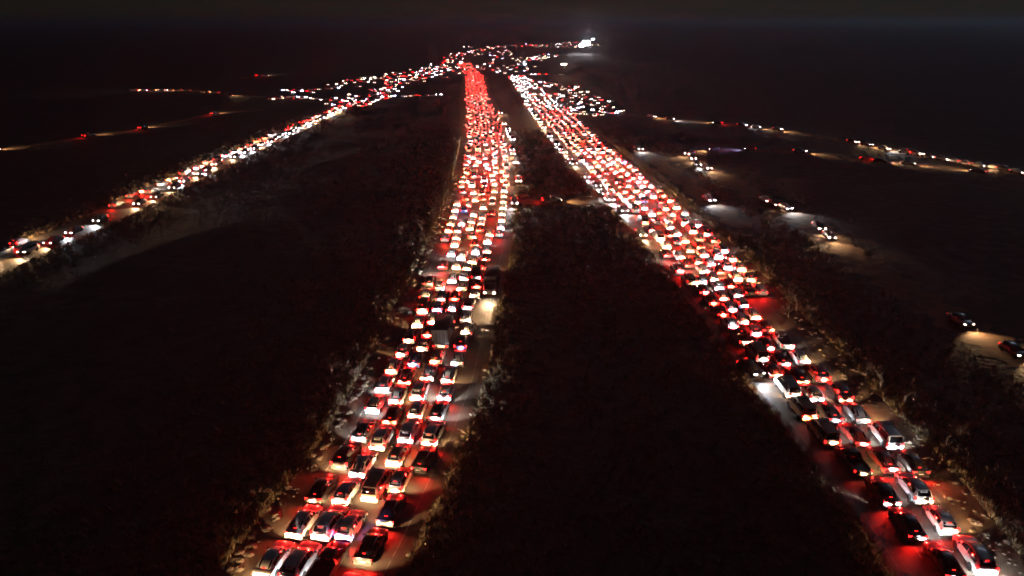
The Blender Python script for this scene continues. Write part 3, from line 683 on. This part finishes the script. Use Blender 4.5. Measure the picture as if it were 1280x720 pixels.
for c in single: c['p'].z = .014 if c['road'] is not None and c['where'] != 'V' else .0
for c in single: vehicle(c)

# ---- far traffic, too many and too small to count: one mass per road, each car still a small solid with lamps
M['far_tail'] = lens('far_brake_lamp', (1, .003, .003), 55); M['far_dim'] = lens('far_tail_lamp', (1, .004, .004), 15)
M['far_head'] = lens('far_headlamp_warm', (1, .74, .48), 70, True); M['far_white'] = lens('far_headlamp_white', (.88, .94, 1), 70, True); M['far_blue'] = lens('far_headlamp_blue', (.4, .5, 1), 120, True)
FP = {k: plain('far_paint_' + k.replace(' ', '_'), PAINT[k], .4, 0, .4) for k in PAINT}
def mini(L_, w, h, col, tail, head):
    b = MB(); y = L_ / 2
    b.box(-w, w, -y, y, .25, .95, FP[col], .1)
    b.loft([[(x * w, yy, z) for x, z in ((.86, .93), (.66, zt), (-.66, zt), (-.86, .93))] for yy, zt in ((-y * .85, .97), (-y * .5, h), (y * .1, h), (y * .5, .96))], M['glass'])
    b.box(-w * .62, w * .62, -y * .48, y * .08, h - .02, h + .02, FP[col])
    for sx in (-1, 1):
        x = sx * w * .76; s_ = .15
        b.add([(x - s_, -y - .01, .68), (x + s_, -y - .01, .68), (x + s_, -y - .01, .9), (x - s_, -y - .01, .9)], [(0, 1, 2, 3)], M[tail])
        b.add([(x - s_, y + .01, .6), (x + s_, y + .01, .6), (x + s_, y + .01, .8), (x - s_, y + .01, .8)], [(3, 2, 1, 0)], M[head])
    return b
M['far_faint'] = lens('far_headlamp_faint', (1, .8, .58), 14, True)
FAR = {'head_faint': 'far_faint', 'tail_on': 'far_tail', 'tail_dim': 'far_dim', 'head': 'far_head', 'head_white': 'far_white', 'head_blue': 'far_blue'}
def add_mini(B, p, rz, kind, col, tail, head):
    sp = SPEC[kind]; b = mini(sp['L'], sp['w'], 1.45 if kind in ('sedan', 'hatchback') else 1.75, col, FAR[tail], FAR[head]); c_, s_ = math.cos(rz), math.sin(rz)
    o = len(B.v); B.v += [(p.x + x * c_ - y * s_, p.y + x * s_ + y * c_, z) for x, y, z in b.v]
    for q, k in zip(b.f, b.m): B.f.append(tuple(i + o for i in q)); B.m.append(B.slot(b.mats[k]))
names = {'L': 'distant tailback of cars with red lamps on the middle road', 'R': 'distant tailback of cars on the road beside the dirt tracks', 'S': 'distant line of cars on the narrow two-way road'}
for wh in 'LRS':
    B = MB(); ms = [c for c in mass if c['where'] == wh]
    for c in ms: add_mini(B, c['p'], c['rz'], c['kind'], c['col'], c['tail'], c['head'])
    if wh == 'S':
        pass
    if not ms: continue
    root = link('distant_traffic', B.build('distant_traffic', False)); tag(root, names[wh], 'traffic', kind='stuff')
    for i, c in enumerate(ms):
        d = Vector((-math.sin(c['rz']), math.cos(c['rz']), 0)); y = c['L'] / 2 + .08
        if random.random() < max(.3, 1 - (c['p'].y - 280) / 380): o = link('headlamp_beam', LD[c['head'] + '_pair'], root); o.location = c['p'] + d * y + Vector((0, 0, .7)); o.rotation_euler = (R(80), 0, c['rz']); o.scale = (2.0, .62, 1)
        if i % 3 == 0 and c['tail'] == 'tail_on': o = link('tail_lamp_light', LD['far_red'], root); o.location = c['p'] - d * y + Vector((0, 0, .8)); o.rotation_euler = (R(90), 0, c['rz'] + math.pi)
# clusters of lights where the tracks meet the roads, far off: (pixel path, count, share of lamps towards the camera, sideways spread in m)
CL = [([(436, 134), (462, 122), (500, 105), (540, 88), (580, 68), (626, 58)], 190, .62, 6), ([(335, 124), (380, 122), (430, 128), (462, 124)], 34, .55, 4), ([(360, 116), (400, 112), (445, 101), (482, 97), (522, 89), (556, 82)], 60, .75, 7),
      ([(480, 121), (530, 120), (548, 118)], 12, .8, 3), ([(470, 104), (510, 98), (552, 90), (566, 84)], 60, .75, 12), ([(602, 86), (612, 80), (626, 70), (640, 62)], 26, .85, 5), ([(634, 92), (645, 82), (660, 74), (672, 71)], 50, .9, 8),
      ([(668, 76), (674, 72), (686, 68)], 22, .5, 10), ([(664, 93), (672, 94)], 5, .1, 3), ([(678, 103), (700, 109), (718, 113), (735, 125), (752, 138), (775, 141)], 60, .85, 4), ([(690, 117), (706, 125), (728, 138), (740, 146)], 40, .8, 6),
      ([(580, 60), (640, 58), (690, 56), (722, 53)], 50, .55, 20), ([(690, 60), (708, 58), (725, 55)], 30, .85, 25), ([(628, 36), (650, 39), (684, 42)], 12, .4, 60), ([(520, 36), (560, 40), (596, 35)], 9, .9, 120), ([(600, 62), (606, 70), (612, 62)], 20, .9, 15)]
B = MB()
for path, n, share, spread in CL:
    P = catmull([ground(*q) for q in path], 8)
    Ls = np.cumsum([0] + [(b - a).length for a, b in zip(P, P[1:])])
    px = np.array([p.x for p in P]); py = np.array([p.y for p in P]); V0 = np.array([640 + 0 * p.x for p in P])
    for k in range(n):
        # even along the picture's depth so that the far end does not hold them all
        t = (k + random.random()) / n; j = t * (len(P) - 1); i = min(int(j), len(P) - 2); p = P[i].lerp(P[i + 1], j - i)
        d = P[i + 1] - P[i]; nrm = Vector((-d.y, d.x, 0)).normalized(); p = p + nrm * random.gauss(0, spread * 1.1); p.z = 0
        if random.random() < share: rz = math.atan2(p.x, -p.y) + random.gauss(0, .6)
        else: rz = math.atan2(-d.x, d.y) if random.random() < .5 else random.gauss(0, .7)
        add_mini(B, p, rz, pick_kind(), pick_col(), random.choice(('tail_on', 'tail_on', 'tail_dim')), random.choice(('head', 'head', 'head_white', 'head_white', 'head_faint', 'head_faint', 'head_faint', 'head_blue')))
root = link('distant_traffic', B.build('distant_traffic', False)); tag(root, 'far crowd of vehicle lights where the dirt tracks meet the roads', 'traffic', kind='stuff')

# ------------------------------------------------------------------ floodlight masts at the far junction
def mast(u, v, h, heads, color, strength, power, label, size=1.0, rows=1):
    p = ground(u, v, h); p.z = 0
    root = link('floodlight_mast', None); root.location = p; root.rotation_euler.z = math.atan2(p.x, -p.y)
    t = MB(); n = 8
    t.loft([[(math.cos(6.283 * k / n) * r, math.sin(6.283 * k / n) * r, z) for k in range(n)] for r, z in ((.22, 0), (.18, h * .5), (.12, h))], M['steel']); link('pole', t.build('pole'), root)
    t = MB(); t.box(-heads * .62 * size, heads * .62 * size, -.08, .08, h - .1, h + .1, M['steel']); link('cross_arm', t.build('cross_arm'), root)
    lm = lens('floodlight_lens', color, strength)
    for k in range(heads * rows):
        x = (k % heads - (heads - 1) / 2) * 1.2 * size; zr = h - (k // heads) * size
        t = MB(); t.box(-.5 * size, .5 * size, -.25, .2, -.4 * size, .4 * size, M['trim'], .04); o = link('lamp_head', t.build('lamp_head'), root); o.location = (x, .1, zr); o.rotation_euler.x = R(-18)
        t = MB(); t.add([(-.45 * size, .215, -.35 * size), (.45 * size, .215, -.35 * size), (.45 * size, .215, .35 * size), (-.45 * size, .215, .35 * size)], [(3, 2, 1, 0)], lm); link('lens', t.build('lens'), o)
    ld = bpy.data.lights.new('floodlight', 'SPOT'); ld.energy = power; ld.color = color; ld.shadow_soft_size = .5; ld.spot_size = R(38); ld.spot_blend = 1
    o = link('floodlight', ld, root); o.location = (0, .8, h - .3); o.rotation_euler = (R(95), 0, 0)
    tag(root, label, 'floodlight')
mast(733, 52, 16, 4, (.92, .96, 1), 200, 150000, 'brightest white floodlight mast at the far end of the line of vehicles', 2.1, 3)
mast(727, 56, 12, 3, (.92, .96, 1), 200, 5000, 'added lower white mast widening the glow just before the brightest floodlight', 1.8, 2)  # extra mast, added to spread the main floodlight's glow
mast(741, 49, 14, 3, (.92, .96, 1), 150, 5000, 'added smaller white mast widening the glow just behind the brightest floodlight', 1.3)  # another added mast, draws the glow out sideways
mast(705, 80, 8, 3, (1, .80, .50), 220, 40000, 'low warm yellow floodlight mast between the tracks before the white floodlights', 1.25)
mast(576, 78, 8, 2, (1, .88, .66), 150, 3000, 'small cream floodlight mast beside the far narrow two-way road', 1.0)

# ------------------------------------------------------------------ dry plants
def tube(B, a, b, ra, rb, m, n=4):
    d = (b - a).normalized(); s = d.orthogonal().normalized(); t_ = d.cross(s)
    v = [a + (s * math.cos(6.283 * k / n) + t_ * math.sin(6.283 * k / n)) * ra for k in range(n)] + [b + (s * math.cos(6.283 * k / n) + t_ * math.sin(6.283 * k / n)) * rb for k in range(n)]
    B.add(v, [(k, (k + 1) % n, n + (k + 1) % n, n + k) for k in range(n)], m)
def grow(B, a, d, ln, r, lvl, rnd, m):
    b = a + d * ln; tube(B, a, b, r, r * .62, m, 4 if lvl > 1 else 3)
    if lvl == 0: return
    for k in range(rnd.choice((2, 3, 3, 4))):
        e = (d + Vector((rnd.gauss(0, .55), rnd.gauss(0, .55), rnd.gauss(.12, .4)))).normalized()
        grow(B, a.lerp(b, rnd.uniform(.55, 1.)), e, ln * rnd.uniform(.55, .85), r * .58, lvl - 1, rnd, m)
TREES = []
for s_ in range(4):
    rnd = random.Random(30 + s_); T = MB(); top = Vector((rnd.gauss(0, .15), rnd.gauss(0, .15), 1.3)); tube(T, Vector((0, 0, -.2)), top, .16, .11, M['twig'], 7)
    K = MB()
    for k in range(4): grow(K, top * rnd.uniform(.75, 1), Vector((rnd.gauss(0, .6), rnd.gauss(0, .6), 1)).normalized(), rnd.uniform(.9, 1.3), .075, 4, rnd, M['twig'])
    TREES.append((T.build('trunk'), K.build('crown', False)))
tw = [(545, 272, 1.0, 'pale bare tree lit white at the verge of the middle road'), (556, 262, .8, 'small bare tree at the verge beside the dark blue SUV'), (528, 292, 1.2, 'wide bare tree standing back from the middle road verge'), (503, 300, 1.0, 'bare tree out in the dark field by the middle road'),
      (490, 404, .9, 'bare tree catching headlamp light beside the middle road'), (470, 396, 1.0, 'dim bare tree behind the headlamp-lit tree by the middle road'), (520, 262, .9, 'bare tree in the field behind the pale lit tree'), (995, 388, 1.2, 'bare spreading tree beyond the shoulder of the track-side road'), (1012, 400, .9, 'smaller bare tree beside the spreading tree past the shoulder'),
      (1100, 486, 1.2, 'tall bare tree in scrub beyond the minivan queue'), (1082, 470, .8, 'low bare tree in scrub nearest the road shoulder'), (1128, 506, 1.0, 'bare tree furthest into the scrub past the shoulder'), (985, 396, .7, 'little bare tree at the shoulder of the track-side road'), (440, 330, 1.1, 'lone bare tree in the open field'), (415, 470, 1.0, 'lone bare tree in the field level with the dense queue'),
      (1180, 560, 1.1, 'lone bare tree in the dark ground past the last cars')]
for i, (u, v, s_, lab) in enumerate(tw):
    p = ground(u, v); p.z = zat(p.x, p.y); root = link('bare_tree', None); root.location = p; root.scale = (s_,) * 3; root.rotation_euler.z = i * 1.9
    link('trunk', TREES[i % 4][0], root); link('crown', TREES[i % 4][1], root); tag(root, lab, 'tree', 'bare roadside trees')
# scrub: twiggy low bushes, thickest along the verges
def scatter(name, templates, spots, mats, label, cat):
    V, Fc, MI = [], [], []; o = 0
    for (x, y, s_, a, k) in spots:
        tv, tf = templates[k]; c_, n_ = math.cos(a) * s_, math.sin(a) * s_; z = zat(x, y)
        V.append(np.stack([tv[:, 0] * c_ - tv[:, 1] * n_ + x, tv[:, 0] * n_ + tv[:, 1] * c_ + y, tv[:, 2] * s_ + z], 1)); Fc += [tuple(i + o for i in q) for q in tf]; o += len(tv)
    me = mesh(name, np.concatenate(V), Fc, mats); ob = link(name, me); tag(ob, label, cat, kind='stuff'); return ob
bt = []
for s_ in range(5):
    rnd = random.Random(70 + s_); K = MB()
    for k in range(5): grow(K, Vector((rnd.gauss(0, .12), rnd.gauss(0, .12), -.05)), Vector((rnd.gauss(0, .8), rnd.gauss(0, .8), .8)).normalized(), rnd.uniform(.3, .5), .022, 2, rnd, M['twig'])
    bt.append((np.array(K.v), K.f))
gt = []
for s_ in range(5):
    rnd = random.Random(90 + s_); v, f = [], []
    for k in range(13):
        a = rnd.uniform(0, 6.283); r0 = rnd.uniform(0, .18); h = rnd.uniform(.22, .62); ln = rnd.uniform(.08, .45); w = rnd.uniform(.02, .045); bx, by = math.cos(a) * r0, math.sin(a) * r0
        o = len(v); v += [(bx - math.sin(a) * w, by + math.cos(a) * w, -.03), (bx + math.sin(a) * w, by - math.cos(a) * w, -.03), (bx + math.cos(a) * ln, by + math.sin(a) * ln, h)]; f.append((o, o + 1, o + 2))
    gt.append((np.array(v), f))
rnd = np.random.default_rng(11); bs, gs, ss = [], [], []
def verge_spots(road, y0, y1, n, far, out, smin, smax, nk, side=(0, 1), off=.6, pw=2.2):
    y = y0 + (y1 - y0) * rnd.random(n) ** 1.35; sd_ = np.array(side)[rnd.integers(len(side), size=n)]; d = off + far * rnd.random(n) ** pw
    x = np.where(sd_ == 0, np.interp(y, road.y, road.lx) - d, np.interp(y, road.y, road.rx) + d)
    ok = (road_gap(x, y) >= off) & (track_gap(x, y) > 4.5)
    for a, c in zip(x[ok], y[ok]): out.append((a, c, rnd.uniform(smin, smax), rnd.uniform(0, 6.28), int(rnd.integers(nk))))
for n_, far, out, smin, smax, o_, pw in ((2000, 34, bs, .7, 2.2, 1., 2.2), (9000, 22, gs, .7, 1.7, 0., 2.6)):
    verge_spots(ROAD_L, 42, 320, int(n_ * .67), far, out, smin, smax, 5, (0,), 2.2 + o_, pw)
    verge_spots(ROAD_L, 42, 320, int(n_ * .33), far, out, smin, smax, 5, (1,), 1.1 + o_, pw)
    verge_spots(ROAD_R, 42, 300, int(n_ * .27), far, out, smin, smax, 5, (0,), .8 + o_, pw)
    verge_spots(ROAD_R, 42, 300, int(n_ * .52), far, out, smin, smax, 5, (1,), 3.4 + o_, pw)
verge_spots(ROAD_S, 120, 400, 500, 14, bs, .6, 1.4, 5, (0, 1), 1.5)
verge_spots(ROAD_S, 120, 350, 1600, 8, gs, .8, 1.6, 5, (0, 1), .7)
scatter('scrub', bt, bs, [M['twig']], 'dry twiggy scrub scattered along the verges and dark fields', 'scrub')
scatter('dry_grass', gt, gs, [M['straw']], 'dry straw coloured grass tufts along the road verges', 'grass')
st = []
for s_ in range(4):
    r_ = random.Random(s_); v = [(math.cos(a) * math.cos(e) * r_.uniform(.75, 1.2), math.sin(a) * math.cos(e) * r_.uniform(.75, 1.2), math.sin(e) * .6 * r_.uniform(.8, 1.2)) for e in (-.5, .35, 1.1) for a in [6.283 * k / 6 for k in range(6)]]
    f = [(j * 6 + k, j * 6 + (k + 1) % 6, (j + 1) * 6 + (k + 1) % 6, (j + 1) * 6 + k) for j in range(2) for k in range(6)] + [tuple(range(12, 18))]; st.append((np.array(v), f))
verge_spots(ROAD_L, 42, 220, 1500, 7, ss, .10, .50, 4, (0, 0, 0, 1), .5, 1.4)
verge_spots(ROAD_R, 42, 220, 1300, 6, ss, .10, .42, 4, (0, 1), .5, 1.4)
scatter('loose_stones', st, ss, [M['stone']], 'loose pale stones and clods lining the road shoulders', 'stones')

# ------------------------------------------------------------------ dusty night air
HZ = (-9300, 9300, -700, 11500, -1.6, 58.0)
v = [(x, y, z) for z in HZ[4:] for y in HZ[2:4] for x in HZ[:2]]
hm = bpy.data.materials.new('dusty_air'); hm.use_nodes = True; hn = hm.node_tree; hn.nodes.clear()
ho = hn.nodes.new('ShaderNodeOutputMaterial'); hp = hn.nodes.new('ShaderNodeVolumePrincipled')
hp.inputs['Color'].default_value = (.78, .84, .94, 1); hp.inputs['Density'].default_value = .00023; hp.inputs['Anisotropy'].default_value = .55
hn.links.new(hp.outputs[0], ho.inputs['Volume'])
ho_ = link('haze', mesh('haze', v, [(0, 2, 3, 1), (4, 5, 7, 6), (0, 1, 5, 4), (2, 6, 7, 3), (0, 4, 6, 2), (1, 3, 7, 5)], [hm])); tag(ho_, 'thin dusty air lit by the traffic', 'haze', kind='stuff')
print('vehicles', len(single), 'cars', ncar, 'mass', len(mass))
